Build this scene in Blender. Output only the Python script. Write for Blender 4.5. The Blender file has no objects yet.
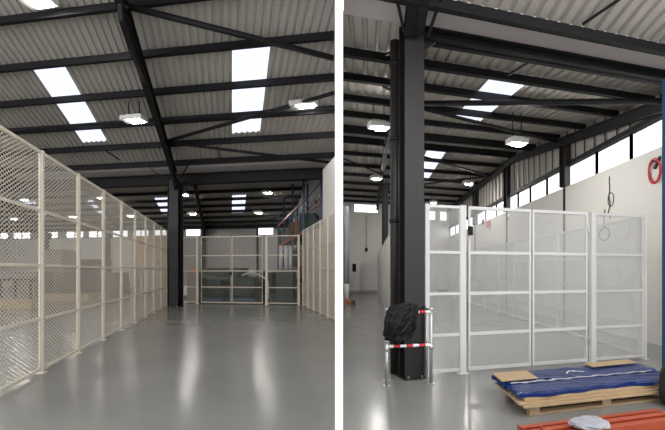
import bpy, math, random
from mathutils import Vector, Matrix
random.seed(7)
S = bpy.context.scene
COL = S.collection
EYE = 1.5; F = 350.0; CX = 332.5; HY = 271.0

# ------------------------------------------------------------------ two bays, each with its own plan directions
class Bay:
    def __init__(s, u, v): s.u = u; s.v = v           # u = depth direction, v = cross direction
    def p(s, a, b, z=0.0):
        return Vector((a*s.v[0]+b*s.u[0], a*s.v[1]+b*s.u[1], z))
    def inv(s, X, Y):
        d = s.v[0]*s.u[1]-s.u[0]*s.v[1]
        return ((X*s.u[1]-s.u[0]*Y)/d, (s.v[0]*Y-s.v[1]*X)/d)
    def ang_v(s): return math.atan2(s.v[1], s.v[0])
    def ang_u(s): return math.atan2(s.u[1], s.u[0])
L = Bay((-0.287, 1), (1, -0.15))
R = Bay((0.1014, 1), (1, 0.247))
LP = 0.3047      # the party wall runs along a = LP*b in the left bay
RP = -0.0832     # and along a = RP*b in the right bay
def ground(x, Y, z=0.0): return Vector(((x-CX)/F*Y, Y, z))

# ------------------------------------------------------------------ materials
def mat(name, col, rough=0.6, metal=0.0, var=0.08, scale=6.0, bump=0.0, bscale=40, emit=None, spec=None, coat=0.0):
    m = bpy.data.materials.new(name); m.use_nodes = True
    nt = m.node_tree; n = nt.nodes; b = n['Principled BSDF']
    b.inputs['Roughness'].default_value = rough; b.inputs['Metallic'].default_value = metal
    if spec is not None: b.inputs['Specular IOR Level'].default_value = spec
    if coat: b.inputs['Coat Weight'].default_value = coat; b.inputs['Coat Roughness'].default_value = 0.1
    tc = n.new('ShaderNodeTexCoord')
    nz = n.new('ShaderNodeTexNoise'); nz.inputs['Scale'].default_value = scale; nz.inputs['Detail'].default_value = 4
    nt.links.new(tc.outputs['Object'], nz.inputs['Vector'])
    mx = n.new('ShaderNodeMix'); mx.data_type = 'RGBA'
    mx.inputs['A'].default_value = (*[c*(1-var) for c in col], 1)
    mx.inputs['B'].default_value = (*[min(1, c*(1+var)) for c in col], 1)
    nt.links.new(nz.outputs['Fac'], mx.inputs['Factor'])
    nt.links.new(mx.outputs['Result'], b.inputs['Base Color'])
    if bump:
        n2 = n.new('ShaderNodeTexNoise'); n2.inputs['Scale'].default_value = bscale
        nt.links.new(tc.outputs['Object'], n2.inputs['Vector'])
        bp = n.new('ShaderNodeBump'); bp.inputs['Strength'].default_value = bump; bp.inputs['Distance'].default_value = 0.02
        nt.links.new(n2.outputs['Fac'], bp.inputs['Height']); nt.links.new(bp.outputs['Normal'], b.inputs['Normal'])
    if emit:
        b.inputs['Emission Color'].default_value = (*emit[0], 1); b.inputs['Emission Strength'].default_value = emit[1]
    return m
M = {}
M['steel'] = mat('dark_painted_steel', (0.008, 0.008, 0.009), 0.6, 0.0, 0.15, spec=0.3)
M['steel_col'] = mat('grey_painted_column', (0.014, 0.012, 0.012), 0.5, 0.0, 0.12)
M['sheet'] = mat('roof_liner_sheet', (0.41, 0.38, 0.345), 0.55, 0.0, 0.10, 1.2)
M['gutter'] = mat('gutter_sole', (0.46, 0.42, 0.41), 0.6, 0.0, 0.06, 2)
M['fence_warm'] = mat('cream_powder_coat', (0.74, 0.67, 0.55), 0.42, 0.0, 0.04)
M['fence_white'] = mat('white_powder_coat', (0.60, 0.60, 0.59), 0.4, 0.0, 0.04)
M['mesh_warm'] = mat('cream_mesh', (0.66, 0.61, 0.52), 0.5, 0.0, 0.05)
M['mesh_white'] = mat('white_mesh', (0.62, 0.63, 0.61), 0.5, 0.0, 0.05)
M['wall'] = mat('white_wall', (0.72, 0.70, 0.66), 0.7, 0.0, 0.05, 1.0)
M['wall_grey'] = mat('grey_cladding', (0.36, 0.35, 0.34), 0.65, 0.0, 0.07, 1.5)
M['party'] = mat('white_plaster', (0.90, 0.90, 0.90), 0.7, 0.0, 0.01)
M['sunlit_peach'] = mat('peach_sunlit_tone', (0.80, 0.56, 0.38), 0.6, 0.0, 0.08, 2)  # warm sunlight on the wall, put into the base colour
M['shutter'] = mat('shutter_grey', (0.30, 0.28, 0.27), 0.5, 0.2, 0.05)
M['blue_rack'] = mat('blue_rack_paint', (0.008, 0.055, 0.13), 0.4, 0.0, 0.1)
M['orange_rack'] = mat('orange_rack_paint', (0.33, 0.05, 0.016), 0.4, 0.0, 0.1)
M['tan'] = mat('tan_board', (0.42, 0.30, 0.17), 0.65, 0.0, 0.14, 9)
M['brown'] = mat('brown_carton', (0.24, 0.13, 0.07), 0.8, 0.0, 0.15)
M['grey_box'] = mat('grey_carton', (0.24, 0.21, 0.18), 0.8, 0.0, 0.2, 4)
M['green'] = mat('dark_green_sheet', (0.025, 0.05, 0.038), 0.6, 0.0, 0.3, 3, 0.4, 6)
M['black'] = mat('black_plastic', (0.0015, 0.0015, 0.002), 0.38, 0.0, 0.2, 8, spec=0.25)
M['rubber'] = mat('black_rubber', (0.012, 0.012, 0.012), 0.6, 0.0, 0.2, 8)
M['blue'] = mat('blue_sheeting', (0.004, 0.022, 0.12), 0.3, 0.0, 0.4, 3, 0.8, 9)
M['blue_pale'] = mat('blue_pallet_paint', (0.05, 0.12, 0.22), 0.6)
M['chrome'] = mat('galvanised_steel', (0.55, 0.55, 0.54), 0.3, 0.85, 0.08)
M['red'] = mat('red_paint', (0.55, 0.02, 0.03), 0.45)
M['white'] = mat('white_paint', (0.85, 0.85, 0.84), 0.45)
M['lens_bright'] = mat('lamp_lens_bright', (0.9, 0.9, 0.9), 0.4, emit=((1.0, 0.97, 0.93), 330.0))
M['housing'] = mat('lamp_housing', (0.62, 0.62, 0.58), 0.5)
M['lens'] = mat('lamp_lens', (0.9, 0.9, 0.9), 0.4, emit=((1.0, 0.96, 0.90), 110.0))
M['silver'] = mat('silver_wrap', (0.30, 0.31, 0.32), 0.35, 0.6, 0.3, 20, 0.5, 30)
M['orange_cord'] = mat('orange_plastic', (0.85, 0.17, 0.03), 0.4)
M['film'] = mat('clear_wrap_film', (0.33, 0.33, 0.37), 0.2, 0.0, 0.4, 9, 0.6, 14)

def floor_mat():
    m = bpy.data.materials.new('grey_epoxy_floor'); m.use_nodes = True
    nt = m.node_tree; n = nt.nodes; b = n['Principled BSDF']
    tc = n.new('ShaderNodeTexCoord')
    nz = n.new('ShaderNodeTexNoise'); nz.inputs['Scale'].default_value = 0.7; nz.inputs['Detail'].default_value = 5
    nt.links.new(tc.outputs['Object'], nz.inputs['Vector'])
    cr = n.new('ShaderNodeValToRGB')
    cr.color_ramp.elements[0].position = 0.3; cr.color_ramp.elements[0].color = (0.215, 0.215, 0.203, 1)
    cr.color_ramp.elements[1].position = 0.7; cr.color_ramp.elements[1].color = (0.255, 0.255, 0.24, 1)
    nt.links.new(nz.outputs['Fac'], cr.inputs['Fac']); nt.links.new(cr.outputs['Color'], b.inputs['Base Color'])
    n3 = n.new('ShaderNodeTexNoise'); n3.inputs['Scale'].default_value = 1.6; n3.inputs['Detail'].default_value = 3
    nt.links.new(tc.outputs['Object'], n3.inputs['Vector'])
    mr = n.new('ShaderNodeMapRange'); mr.inputs['To Min'].default_value = 0.14; mr.inputs['To Max'].default_value = 0.27
    nt.links.new(n3.outputs['Fac'], mr.inputs['Value']); nt.links.new(mr.outputs['Result'], b.inputs['Roughness'])
    n2 = n.new('ShaderNodeTexNoise'); n2.inputs['Scale'].default_value = 3.5; n2.inputs['Detail'].default_value = 2
    nt.links.new(tc.outputs['Object'], n2.inputs['Vector'])
    bp = n.new('ShaderNodeBump'); bp.inputs['Strength'].default_value = 0.12; bp.inputs['Distance'].default_value = 0.02
    nt.links.new(n2.outputs['Fac'], bp.inputs['Height']); nt.links.new(bp.outputs['Normal'], b.inputs['Normal'])
    b.inputs['Specular IOR Level'].default_value = 0.6
    return m
M['floor'] = floor_mat()

def skylight_mat():
    m = bpy.data.materials.new('translucent_rooflight'); m.use_nodes = True
    nt = m.node_tree; n = nt.nodes
    for x in list(n): n.remove(x)
    out = n.new('ShaderNodeOutputMaterial'); t = n.new('ShaderNodeBsdfTransparent'); d = n.new('ShaderNodeBsdfTranslucent')
    t.inputs['Color'].default_value = (0.55, 0.58, 0.68, 1); d.inputs['Color'].default_value = (0.55, 0.58, 0.68, 1)
    tc = n.new('ShaderNodeTexCoord'); nz = n.new('ShaderNodeTexNoise'); nz.inputs['Scale'].default_value = 3
    nt.links.new(tc.outputs['Object'], nz.inputs['Vector'])
    mr = n.new('ShaderNodeMapRange'); mr.inputs['To Min'].default_value = 0.3; mr.inputs['To Max'].default_value = 0.7
    nt.links.new(nz.outputs['Fac'], mr.inputs['Value'])
    mx = n.new('ShaderNodeMixShader'); nt.links.new(mr.outputs['Result'], mx.inputs['Fac'])
    nt.links.new(t.outputs[0], mx.inputs[1]); nt.links.new(d.outputs[0], mx.inputs[2]); nt.links.new(mx.outputs[0], out.inputs['Surface'])
    return m
M['rooflight'] = skylight_mat()
def glass_mat():
    m = bpy.data.materials.new('window_glass'); m.use_nodes = True
    nt = m.node_tree; n = nt.nodes
    for x in list(n): n.remove(x)
    out = n.new('ShaderNodeOutputMaterial'); t = n.new('ShaderNodeBsdfTransparent'); g = n.new('ShaderNodeBsdfGlossy')
    g.inputs['Roughness'].default_value = 0.05
    tc = n.new('ShaderNodeTexCoord'); nz = n.new('ShaderNodeTexNoise'); nz.inputs['Scale'].default_value = 2
    nt.links.new(tc.outputs['Object'], nz.inputs['Vector'])
    mr = n.new('ShaderNodeMapRange'); mr.inputs['To Min'].default_value = 0.04; mr.inputs['To Max'].default_value = 0.10
    nt.links.new(nz.outputs['Fac'], mr.inputs['Value'])
    mx = n.new('ShaderNodeMixShader'); nt.links.new(mr.outputs['Result'], mx.inputs['Fac'])
    nt.links.new(t.outputs[0], mx.inputs[1]); nt.links.new(g.outputs[0], mx.inputs[2]); nt.links.new(mx.outputs[0], out.inputs['Surface'])
    return m
M['glass'] = glass_mat()

# ------------------------------------------------------------------ mesh building
class MB:
    def __init__(s): s.v = []; s.f = []; s.mi = []; s.cur = 0
    def add(s, vs, fs):
        o = len(s.v); s.v += [tuple(q) for q in vs]
        for f in fs: s.f.append([i+o for i in f]); s.mi.append(s.cur)
    def hexa(s, c):     # 8 corners: bottom 4 then top 4
        s.add(c, [(3,2,1,0),(4,5,6,7),(0,1,5,4),(1,2,6,5),(2,3,7,6),(3,0,4,7)])
    def bar(s, p, q, w, h, up=Vector((0,0,1))):   # true rectangular bar from p to q, w sideways, h along "up"
        p = Vector(p); q = Vector(q); d = (q-p).normalized()
        side = d.cross(up)
        if side.length < 1e-4: side = d.cross(Vector((1,0,0)))
        side.normalize(); u2 = side.cross(d).normalized()
        a = side*(w/2); b = u2*(h/2)
        s.hexa([p-a-b, p+a-b, q+a-b, q-a-b, p-a+b, p+a+b, q+a+b, q-a+b])
    def box(s, c, sx, sy, sz, ang=0.0):  # c = centre of the base
        ca, sa = math.cos(ang), math.sin(ang); c = Vector(c)
        def P(x, y, z): return c+Vector((x*ca-y*sa, x*sa+y*ca, z))
        x, y = sx/2, sy/2
        s.hexa([P(-x,-y,0),P(x,-y,0),P(x,y,0),P(-x,y,0),P(-x,-y,sz),P(x,-y,sz),P(x,y,sz),P(-x,y,sz)])
    def tube(s, pts, r, n=10, closed=False, caps=True):
        pts = [Vector(q) for q in pts]; rings = []
        N = len(pts)
        ref = Vector((0,0,1))
        for i, q in enumerate(pts):
            if closed: d = pts[(i+1) % N]-pts[i-1]
            else: d = pts[min(i+1, N-1)]-pts[max(i-1, 0)]
            d.normalize()
            if abs(d.dot(ref)) > 0.95: ref = Vector((1,0,0)) if abs(d.x) < 0.9 else Vector((0,1,0))
            a = d.cross(ref).normalized(); b = a.cross(d).normalized(); ref = b
            rr = r[i] if isinstance(r, (list, tuple)) else r
            rings.append([q+a*(rr*math.cos(2*math.pi*k/n))+b*(rr*math.sin(2*math.pi*k/n)) for k in range(n)])
        o = len(s.v)
        for rg in rings: s.v += [tuple(x) for x in rg]
        M_ = N if closed else N-1
        for i in range(M_):
            j = (i+1) % N
            for k in range(n):
                k2 = (k+1) % n
                s.f.append([o+i*n+k, o+i*n+k2, o+j*n+k2, o+j*n+k]); s.mi.append(s.cur)
        if not closed and caps:
            s.f.append([o+k for k in range(n)][::-1]); s.mi.append(s.cur)
            s.f.append([o+(N-1)*n+k for k in range(n)]); s.mi.append(s.cur)
    def build(s, name, mats, parent=None, bevel=0, smooth=False):
        if not isinstance(mats, (list, tuple)): mats = [mats]
        me = bpy.data.meshes.new(name)
        # keep the origin near the shape
        xs = [q[0] for q in s.v]; ys = [q[1] for q in s.v]; zs = [q[2] for q in s.v]
        o = Vector(((min(xs)+max(xs))/2, (min(ys)+max(ys))/2, min(zs)))
        po = parent.matrix_world.translation if parent else Vector((0,0,0))
        me.from_pydata([(q[0]-o.x, q[1]-o.y, q[2]-o.z) for q in s.v], [], s.f)
        for m in mats: me.materials.append(m)
        for p, i in zip(me.polygons, s.mi): p.material_index = i
        if smooth:
            for p in me.polygons: p.use_smooth = True
        me.update()
        ob = bpy.data.objects.new(name, me); COL.objects.link(ob)
        if parent:
            ob.parent = parent; ob.matrix_parent_inverse = Matrix.Identity(4)
            pm = WORLD[parent.name]; ob.location = o-pm
        else: ob.location = o
        WORLD[ob.name] = o
        if bevel:
            bv = ob.modifiers.new('bevel', 'BEVEL'); bv.width = bevel; bv.segments = 2; bv.limit_method = 'ANGLE'
        return ob
WORLD = {}
def tag(o, label, cat=None, group=None, kind=None):
    if label: o['label'] = label
    if cat: o['category'] = cat
    if group: o['group'] = group
    if kind: o['kind'] = kind
    return o
def thing(name, loc, label, cat, group=None):
    o = bpy.data.objects.new(name, None); COL.objects.link(o); o.location = loc; o.empty_display_size = 0.2
    WORLD[o.name] = Vector(loc)
    return tag(o, label, cat, group)
def struct(mb, name, mats, **k):
    o = mb.build(name, mats, **k); o['kind'] = 'structure'; return o
def copy_tree(o, parent=None):
    c = o.copy(); COL.objects.link(c); c.parent = parent
    for ch in list(o.children): copy_tree(ch, c)
    return c

# ------------------------------------------------------------------ roof profiles (height over depth b)
ridgeL = 3.0
def zL(b):
    if b < ridgeL: return 8.66-0.25*(ridgeL-b)
    if b <= 14.0: return 9.44-0.26*b
    if b <= 14.7: return 5.7
    if b <= 21.5: return 5.7+(7.4-5.7)/(21.5-14.7)*(b-14.7)
    return 7.4-0.25*(b-21.5)
def zR(b):
    if b < 4.24: return 4.98+0.2*(4.24-b)
    if b <= 4.75: return 4.97
    if b <= 12.6: return 4.97+0.168*(b-4.75)
    return 4.97+0.168*(12.6-4.75)-0.005*(b-12.6)
BL0, BL1 = 0.2, 29.6
BR0, BR1 = 0.2, 24.4
AWR = 6.15       # right wall of the right bay
AL0 = -27.0      # far left end of the left bay

# ---- floor
fl = MB(); fl.hexa([(-44,-2.5,-.2),(16,-2.5,-.2),(16,40,-.2),(-44,40,-.2),(-44,-2.5,0),(16,-2.5,0),(16,40,0),(-44,40,0)])
struct(fl, 'floor', M['floor'])

# ---- corrugated roof sheets
def sheet(bay, z, a0, a1, b0, b1, clip, pitch=0.2, mb=None, holes=()):
    """ribs run along b; clip(a) gives the allowed (bmin, bmax)"""
    mb = mb or MB(); H = 0.035
    n = int(round((a1-a0)/pitch))
    for i in range(n):
        a = a0+i*pitch
        prof = [(0, 0), (0.55, 0), (0.66, H), (0.89, H), (1.0, 0)]
        lo = min(clip(a)[0], clip(a+pitch)[0]); hi = 99
        lo = max(lo, b0); hi = min(hi, b1)
        if hi-lo < 0.05: continue
        segs = [(lo, hi)]
        for (ha0, ha1, hb0, hb1) in holes:
            if ha0-1e-6 <= a+pitch/2 <= ha1+1e-6:
                ns = []
                for s0, s1 in segs:
                    if hb1 <= s0 or hb0 >= s1: ns.append((s0, s1)); continue
                    if hb0 > s0: ns.append((s0, hb0))
                    if hb1 < s1: ns.append((hb1, s1))
                segs = ns
        for s0, s1 in segs:
            vs = []; fs = []
            for k, (t, h) in enumerate(prof):
                for bb in (s0, s1):
                    bb = min(max(bb, clip(a+t*pitch)[0]), s1); vs.append(bay.p(a+t*pitch, bb, z(bb)+h))
            for k in range(4): fs.append((2*k, 2*k+1, 2*k+3, 2*k+2))
            mb.add(vs, fs)
    return mb
clipL = lambda a: ((a+.03)/LP if a > -.03 else -99, 99)
clipR = lambda a: ((a+.04)/RP if a < -.04 else -99, 99)
p2 = lambda x: round(x/0.2)*0.2
SK_L = [(p2(a), p2(a)+1.0) for a in (-22.2, -16.6, -11.2, -5.8, 0.0)]
holesL = []
for a0, a1 in SK_L: holesL += [(a0, a1, 8.75, 12.15), (a0, a1, 24.2, 27.1)]
holesR = [(2.4, 3.2, 5.9, 9.0), (2.4, 3.2, 13.2, 17.6)]
ceilL = MB()
for (b0, b1) in ((BL0, ridgeL), (ridgeL, 14.0), (14.7, 21.5), (21.5, BL1)):
    sheet(L, zL, AL0, 9.2, b0, b1, clipL, mb=ceilL, holes=holesL)
CL = struct(ceilL, 'ceiling', M['sheet'])
ceilR = MB()
for (b0, b1) in ((BR0, 4.24), (4.75, 12.6), (12.6, BR1)):
    sheet(R, zR, -2.2, AWR+0.1, b0, b1, clipR, mb=ceilR, holes=holesR)
CR = struct(ceilR, 'ceiling', M['sheet'])
# flat gutter soles in the valleys
def slab(bay, pts, z0, z1):
    m = MB(); n = len(pts)
    vs = [bay.p(a, b, z0) for a, b in pts]+[bay.p(a, b, z1) for a, b in pts]
    m.hexa(vs); return m
g = slab(L, [(AL0, 13.96), (LP*13.96-.06, 13.96), (LP*14.7-.06, 14.7), (AL0, 14.7)], 5.70, 5.86); g.build('gutter_sole', M['gutter'], CL)
g = slab(R, [(RP*4.24+.06, 4.24), (AWR, 4.24), (AWR, 4.78), (RP*4.78+.06, 4.78)], 4.95, 5.0); g.build('gutter_sole', M['gutter'], CR)
# rooflights (one object per strip between the purlins it passes)
def rooflight(bay, z, a0, a1, b0, b1, par):
    m = sheet(bay, lambda b: z(b)+0.004, a0, a1, b0, b1, lambda a: (-99, 99)); m.build('rooflight', M['rooflight'], par)
for (a0, a1, b0, b1) in holesL: rooflight(L, zL, a0, a1, b0, b1, CL)
for (a0, a1, b0, b1) in holesR: rooflight(R, zR, a0, a1, b0, b1, CR)

# ---- purlins, rafters, bracing (parts of each roof)
def zed(mb, p, q, h, w):            # a Z section purlin: web with two flanges
    p = Vector(p); q = Vector(q); d = (q-p).normalized(); s = Vector((-d.y, d.x, 0)).normalized(); U = Vector((0,0,1))
    mb.bar(p, q, 0.02, h)
    mb.bar(p+U*(h/2-.01)+s*(w/2), q+U*(h/2-.01)+s*(w/2), w, 0.02)
    mb.bar(p-U*(h/2-.01)-s*(w/2), q-U*(h/2-.01)-s*(w/2), w, 0.02)
def purlin(bay, z, b, a0, a1, par, h=0.22, w=0.08, drop=None):
    zz = z(b)-h/2-0.015 if drop is None else z(b)-drop
    m = MB(); zed(m, bay.p(a0, b, zz), bay.p(a1, b, zz), h, w); m.build('purlin', M['steel'], par)
def isec(mb, p, q, w, h, t=0.025):   # I section, h in the vertical plane
    p = Vector(p); q = Vector(q); d = (q-p).normalized(); side = d.cross(Vector((0,0,1))).normalized(); up = side.cross(d)
    mb.bar(p, q, t, h); o = up*(h/2-t/2)
    mb.bar(p+o, q+o, w, t); mb.bar(p-o, q-o, w, t)
for b in (1.0, 2.2, 3.7, 4.9, 6.15, 7.4, 8.65, 9.9, 11.15, 12.35, 13.55, 15.6, 16.9, 18.2, 19.5, 20.8, 22.1, 23.3, 24.45, 25.5, 26.5, 27.6, 28.6):
    purlin(L, zL, b, AL0, LP*b-0.12, CL)
for b in (1.4, 2.7, 5.75, 6.8, 8.05, 9.35, 10.9, 12.5, 14.1, 15.6, 17.1, 18.7, 20.3, 21.9, 23.4):
    purlin(R, zR, b, RP*b+0.06, AWR-0.05, CR, h=0.26 if b in (10.9, 12.5) else 0.17, w=0.07)
m = MB(); zed(m, R.p(RP*4.2+.06, 4.2, 4.87), R.p(AWR-.05, 4.2, 4.87), .18, .07); m.build('purlin', M['steel'], CR)
# rafters
def rafter(bay, z, a, stops, par, h=0.36, w=0.17, drop=0.40):
    for b0, b1 in stops:
        m = MB(); e = 1e-3
        isec(m, bay.p(a, b0, z(b0+e)-drop), bay.p(a, b1, z(b1-e)-drop), w, h)
        m.build('rafter', M['steel'], par)
for a in (-25.0, -17.6, -10.1, -2.45):
    rafter(L, zL, a, [(BL0, ridgeL), (ridgeL, 14.0), (14.8, 21.5), (21.5, BL1-.15)], CL)
rafter(R, zR, 0.64, [(BR0, 4.62)], CR, h=0.2, w=0.26, drop=0.17)
rafter(R, zR, 0.66, [(5.05, 12.6), (12.6, BR1-.15)], CR, h=0.3, w=0.16, drop=0.34)
rafter(R, zR, 5.93, [(BR0, 4.1), (4.85, 12.6), (12.6, BR1-.15)], CR, h=0.25, w=0.14, drop=0.33)
# valley beams
m = MB(); isec(m, L.p(AL0, 14.75, 5.45), L.p(LP*14.75-.1, 14.75, 5.45), 0.2, 0.42); m.build('valley_beam', M['steel'], CL)
m = MB(); isec(m, R.p(0.80, 4.80, 4.865), R.p(AWR-.1, 4.80, 4.865), 0.18, 0.16); m.build('valley_beam', M['steel'], CR)
m = MB(); isec(m, L.p(AL0, 29.3, 5.2), L.p(LP*29.3-.1, 29.3, 5.2), 0.16, 0.3); m.build('eaves_beam', M['steel'], CL)
# haunch plates
m = MB()
for sgn in (0,):
    c = [R.p(0.80, 4.80, 4.79), R.p(1.0, 4.80, 4.79), R.p(0.80, 4.80, 4.62)]
    o = R.p(0, .02)-R.p(0, 0)
    vs = [q-o for q in c]+[q+o for q in c]; m.add(vs, [(0,1,2),(5,4,3),(0,3,4,1),(1,4,5,2),(2,5,3,0)])
m.build('haunch_plate', M['steel'], CR)
m = MB(); bb = (13.0, 14.0)
c = [L.p(-2.45, 12.6, zL(12.6)-.55), L.p(-2.45, 14.55, zL(14)-.55), L.p(-2.45, 14.55, zL(14)-1.15)]
o = L.p(.05, 0)-L.p(0, 0); vs = [q-o for q in c]+[q+o for q in c]
m.add(vs, [(0,1,2),(5,4,3),(0,3,4,1),(1,4,5,2),(2,5,3,0)])
c = [L.p(-2.45, 16.6, zL(16.6)-.6), L.p(-2.45, 14.85, zL(14.9)-.6), L.p(-2.45, 14.85, zL(14.9)-1.2)]
vs = [q-o for q in c]+[q+o for q in c]
m.add(vs, [(0,1,2),(5,4,3),(0,3,4,1),(1,4,5,2),(2,5,3,0)])
c = [L.p(-2.45, 27.0, zL(27.0)-.58), L.p(-2.45, 29.3, zL(29.3)-.55), L.p(-2.45, 29.3, zL(29.3)-1.5)]
vs = [q-o for q in c]+[q+o for q in c]
m.add(vs, [(0,1,2),(5,4,3),(0,3,4,1),(1,4,5,2),(2,5,3,0)])
m.build('haunch_plate', M['steel'], CL)
# apex knee seen at the top of the left photo half
m = MB()
c = [L.p(-2.45, 6.9, zL(6.9)-.58), L.p(-2.45, 9.0, zL(9.0)-.58), L.p(-2.45, 7.7, zL(7.7)-.85), L.p(-2.45, 7.0, zL(7.0)-.85)]
vs = [q-o for q in c]+[q+o for q in c]
m.add(vs, [(0,1,2,3),(7,6,5,4),(0,4,5,1),(1,5,6,2),(2,6,7,3),(3,7,4,0)])
m.build('splice_plate', M['steel'], CL)
def brace(bay, z, A, B, par, r=0.05, drop=0.32, name='brace'):
    m = MB(); m.tube([bay.p(A[0], A[1], z(A[1])-drop), bay.p(B[0], B[1], z(B[1])-drop)], r, 10); m.build(name, M['steel'], par, smooth=True)
brace(L, zL, (-2.6, 7.15), (2.62, 9.05), CL, 0.07)
brace(L, zL, (-2.5, 11.9), (3.0, 10.2), CL, 0.055)
brace(L, zL, (-2.5, 11.9), (3.9, 13.7), CL, 0.05)
brace(L, zL, (-14.0, 10.7), (3.15, 10.7), CL, 0.045, 0.36, 'tie_tube')
brace(R, zR, (5.85, 5.2), (0.75, 7.3), CR, 0.055)
brace(R, zR, (0.75, 7.3), (5.85, 9.1), CR, 0.04)
brace(R, zR, (0.75, 12.2), (5.85, 15.0), CR, 0.045)
brace(R, zR, (5.85, 15.0), (1.0, 18.6), CR, 0.045)
brace(R, zR, (0.72, 16.0), (-1.1, 14.0), CR, 0.035)
# fly braces (short angles from rafter or beam to purlin)
def strut(bay, A, B, par, w=0.035):
    m = MB(); m.bar(bay.p(*A), bay.p(*B), w, w); m.build('fly_brace', M['steel'], par)
strut(R, (0.50, 4.62, 4.75), (0.22, 3.9, 5.1), CR)
strut(R, (0.42, 5.0, 4.72), (0.30, 5.5, 4.95), CR)
strut(R, (0.45, 6.2, 4.75), (0.30, 6.75, 5.1), CR)
strut(R, (0.84, 4.6, 4.72), (1.0, 3.9, 5.05), CR)
strut(R, (3.05, 4.1, 4.92), (3.6, 3.4, 5.12), CR, 0.03)
strut(R, (4.85, 3.9, 4.92), (4.0, 2.9, 5.2), CR, 0.10)
strut(R, (2.55, 5.6, 4.98), (2.75, 5.0, 4.93), CR, 0.03)
strut(L, (-4.95, 12.2, 6.0), (-4.6, 13.0, 5.85), CL)
strut(L, (-0.55, 12.4, 5.95), (-0.5, 13.4, 5.75), CL)
strut(L, (-2.45, 13.9, 4.9), (-3.5, 13.55, 5.7), CL)
strut(L, (-2.45, 13.9, 4.9), (-1.8, 13.55, 5.7), CL)

# ------------------------------------------------------------------ the party wall between the two bays
def partyX(Y): return (339.0-CX)/F*Y
pw = MB(); th = 0.0285
prof = [(2.5, 8.95), (3.1, 8.95), (14.3, 6.5), (21.8, 7.7), (31.0, 6.5)]
vs = []; fs = []
for Y, z in prof:
    for (dx, zz) in ((-th, 0), (th, 0), (th, z), (-th, z)): vs.append((partyX(Y)+dx, Y, zz))
fs.append((0,1,2,3)); k = 4*(len(prof)-1); fs.append((k+3,k+2,k+1,k))
for i in range(len(prof)-1):
    a = 4*i; b = a+4
    for j in range(4):
        j2 = (j+1) % 4; fs.append((a+j, b+j, b+j2, a+j2))
pw.add(vs, fs); struct(pw, 'wall_middle', M['party'])

# ------------------------------------------------------------------ walls with windows
def wall_run(name, bay_p, s0, s1, z0, z1f, holes, matr, thick=0.2, nseg=1):
    """solid wall between s0..s1 with rectangular holes [(h0,h1,hz0,hz1)] all sharing hz0,hz1; z1f(s) = top"""
    m = MB()
    def pan(a, b, za, zb0, zb1):
        if b-a < 1e-3: return
        p0, p1 = bay_p(a), bay_p(b); d = (p1-p0).normalized(); n = Vector((-d.y, d.x, 0))*thick/2
        m.hexa([p0-n+Vector((0,0,za)), p1-n+Vector((0,0,za)), p1+n+Vector((0,0,za)), p0+n+Vector((0,0,za)),
                p0-n+Vector((0,0,zb0)), p1-n+Vector((0,0,zb1)), p1+n+Vector((0,0,zb1)), p0+n+Vector((0,0,zb0))])
    cuts = sorted(set([s0, s1]+[h[0] for h in holes]+[h[1] for h in holes]+[s0+(s1-s0)*i/nseg for i in range(nseg+1)]))
    for a, b in zip(cuts[:-1], cuts[1:]):
        h = [x for x in holes if x[0]-1e-6 <= (a+b)/2 <= x[1]+1e-6]
        if h: pan(a, b, z0, h[0][2], h[0][2]); pan(a, b, h[0][3], z1f(a), z1f(b))
        else: pan(a, b, z0, z1f(a), z1f(b))
    return struct(m, name, matr)
WN = [0]
def window(p0, p1, z0, z1, fm, fw=0.05, mull=1):
    WN[0] += 1
    m = MB(); U = Vector((0,0,1))
    m.bar(p0+U*z0, p1+U*z0, .06, fw); m.bar(p0+U*z1, p1+U*z1, .06, fw)
    for t in [i/mull for i in range(mull+1)]:
        q = p0.lerp(p1, t); m.bar(q+U*z0, q+U*z1, fw, .06)
    fr = struct(m, 'window_%d' % WN[0], fm)
    gm = MB(); gm.bar(p0+U*((z0+z1)/2), p1+U*((z0+z1)/2), 0.008, z1-z0-fw); gm.build('pane', M['glass'], fr)
# left bay: back wall, windows in a strip
backL = lambda a: L.p(a, BL1)
wins = [(-3.95, -2.72)]
holes = []
for a0, a1 in ((-26.0, -24.2), (-23.9, -21.9), (-21.5, -19.5), (-18.8, -16.6), (-15.9, -14.0), (-13.6, -11.7), (-11.2, -9.6), (-9.2, -7.6), (-7.2, -5.6), (-4.2, -2.8), (2.15, 3.6)):
    holes.append((a0, a1, 4.50, 5.22))
wall_run('wall_back', backL, AL0, LP*BL1-.05 if LP*BL1 < 5.1 else 5.1, 0, lambda s: zL(BL1)+.1, holes, M['wall_grey'])
for h in holes: window(backL(h[0]), backL(h[1]), h[2], h[3], M['steel'], mull=2 if h[1]-h[0] > 1.55 else 1)
# eaves closure over the back wall and its paler lower half behind the storage
lw = MB(); lw.bar(L.p(AL0, BL1-.16, 2.2), L.p(-6.3, BL1-.16, 2.2), .1, 4.4); struct(lw, 'wall_back_lining', M['wall'])
# big shutter door
sd = MB()
n = 22
for i in range(n):
    a0 = -2.35+i*4.5/n; a1 = a0+4.5/n-.02
    sd.bar(L.p((a0+a1)/2, BL1-.18, 0.01), L.p((a0+a1)/2, BL1-.18, 5.25), (a1-a0), .07 if i % 2 else .1, up=Vector((0,1,0)))
DO = struct(sd, 'door_1', M['shutter'])
fm = MB(); U = Vector((0,0,1))
fm.bar(L.p(-2.42, BL1-.2, 0), L.p(-2.42, BL1-.2, 5.3), .1, .16); fm.bar(L.p(2.2, BL1-.2, 0), L.p(2.2, BL1-.2, 5.3), .1, .16)
fm.build('door_frame', M['steel'], DO)
# left bay: far side wall
wall_run('wall_left', lambda b: L.p(AL0, b), BL0, BL1, 0, lambda s: zL(s)+.1, [], M['wall_grey'], nseg=24)
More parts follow.
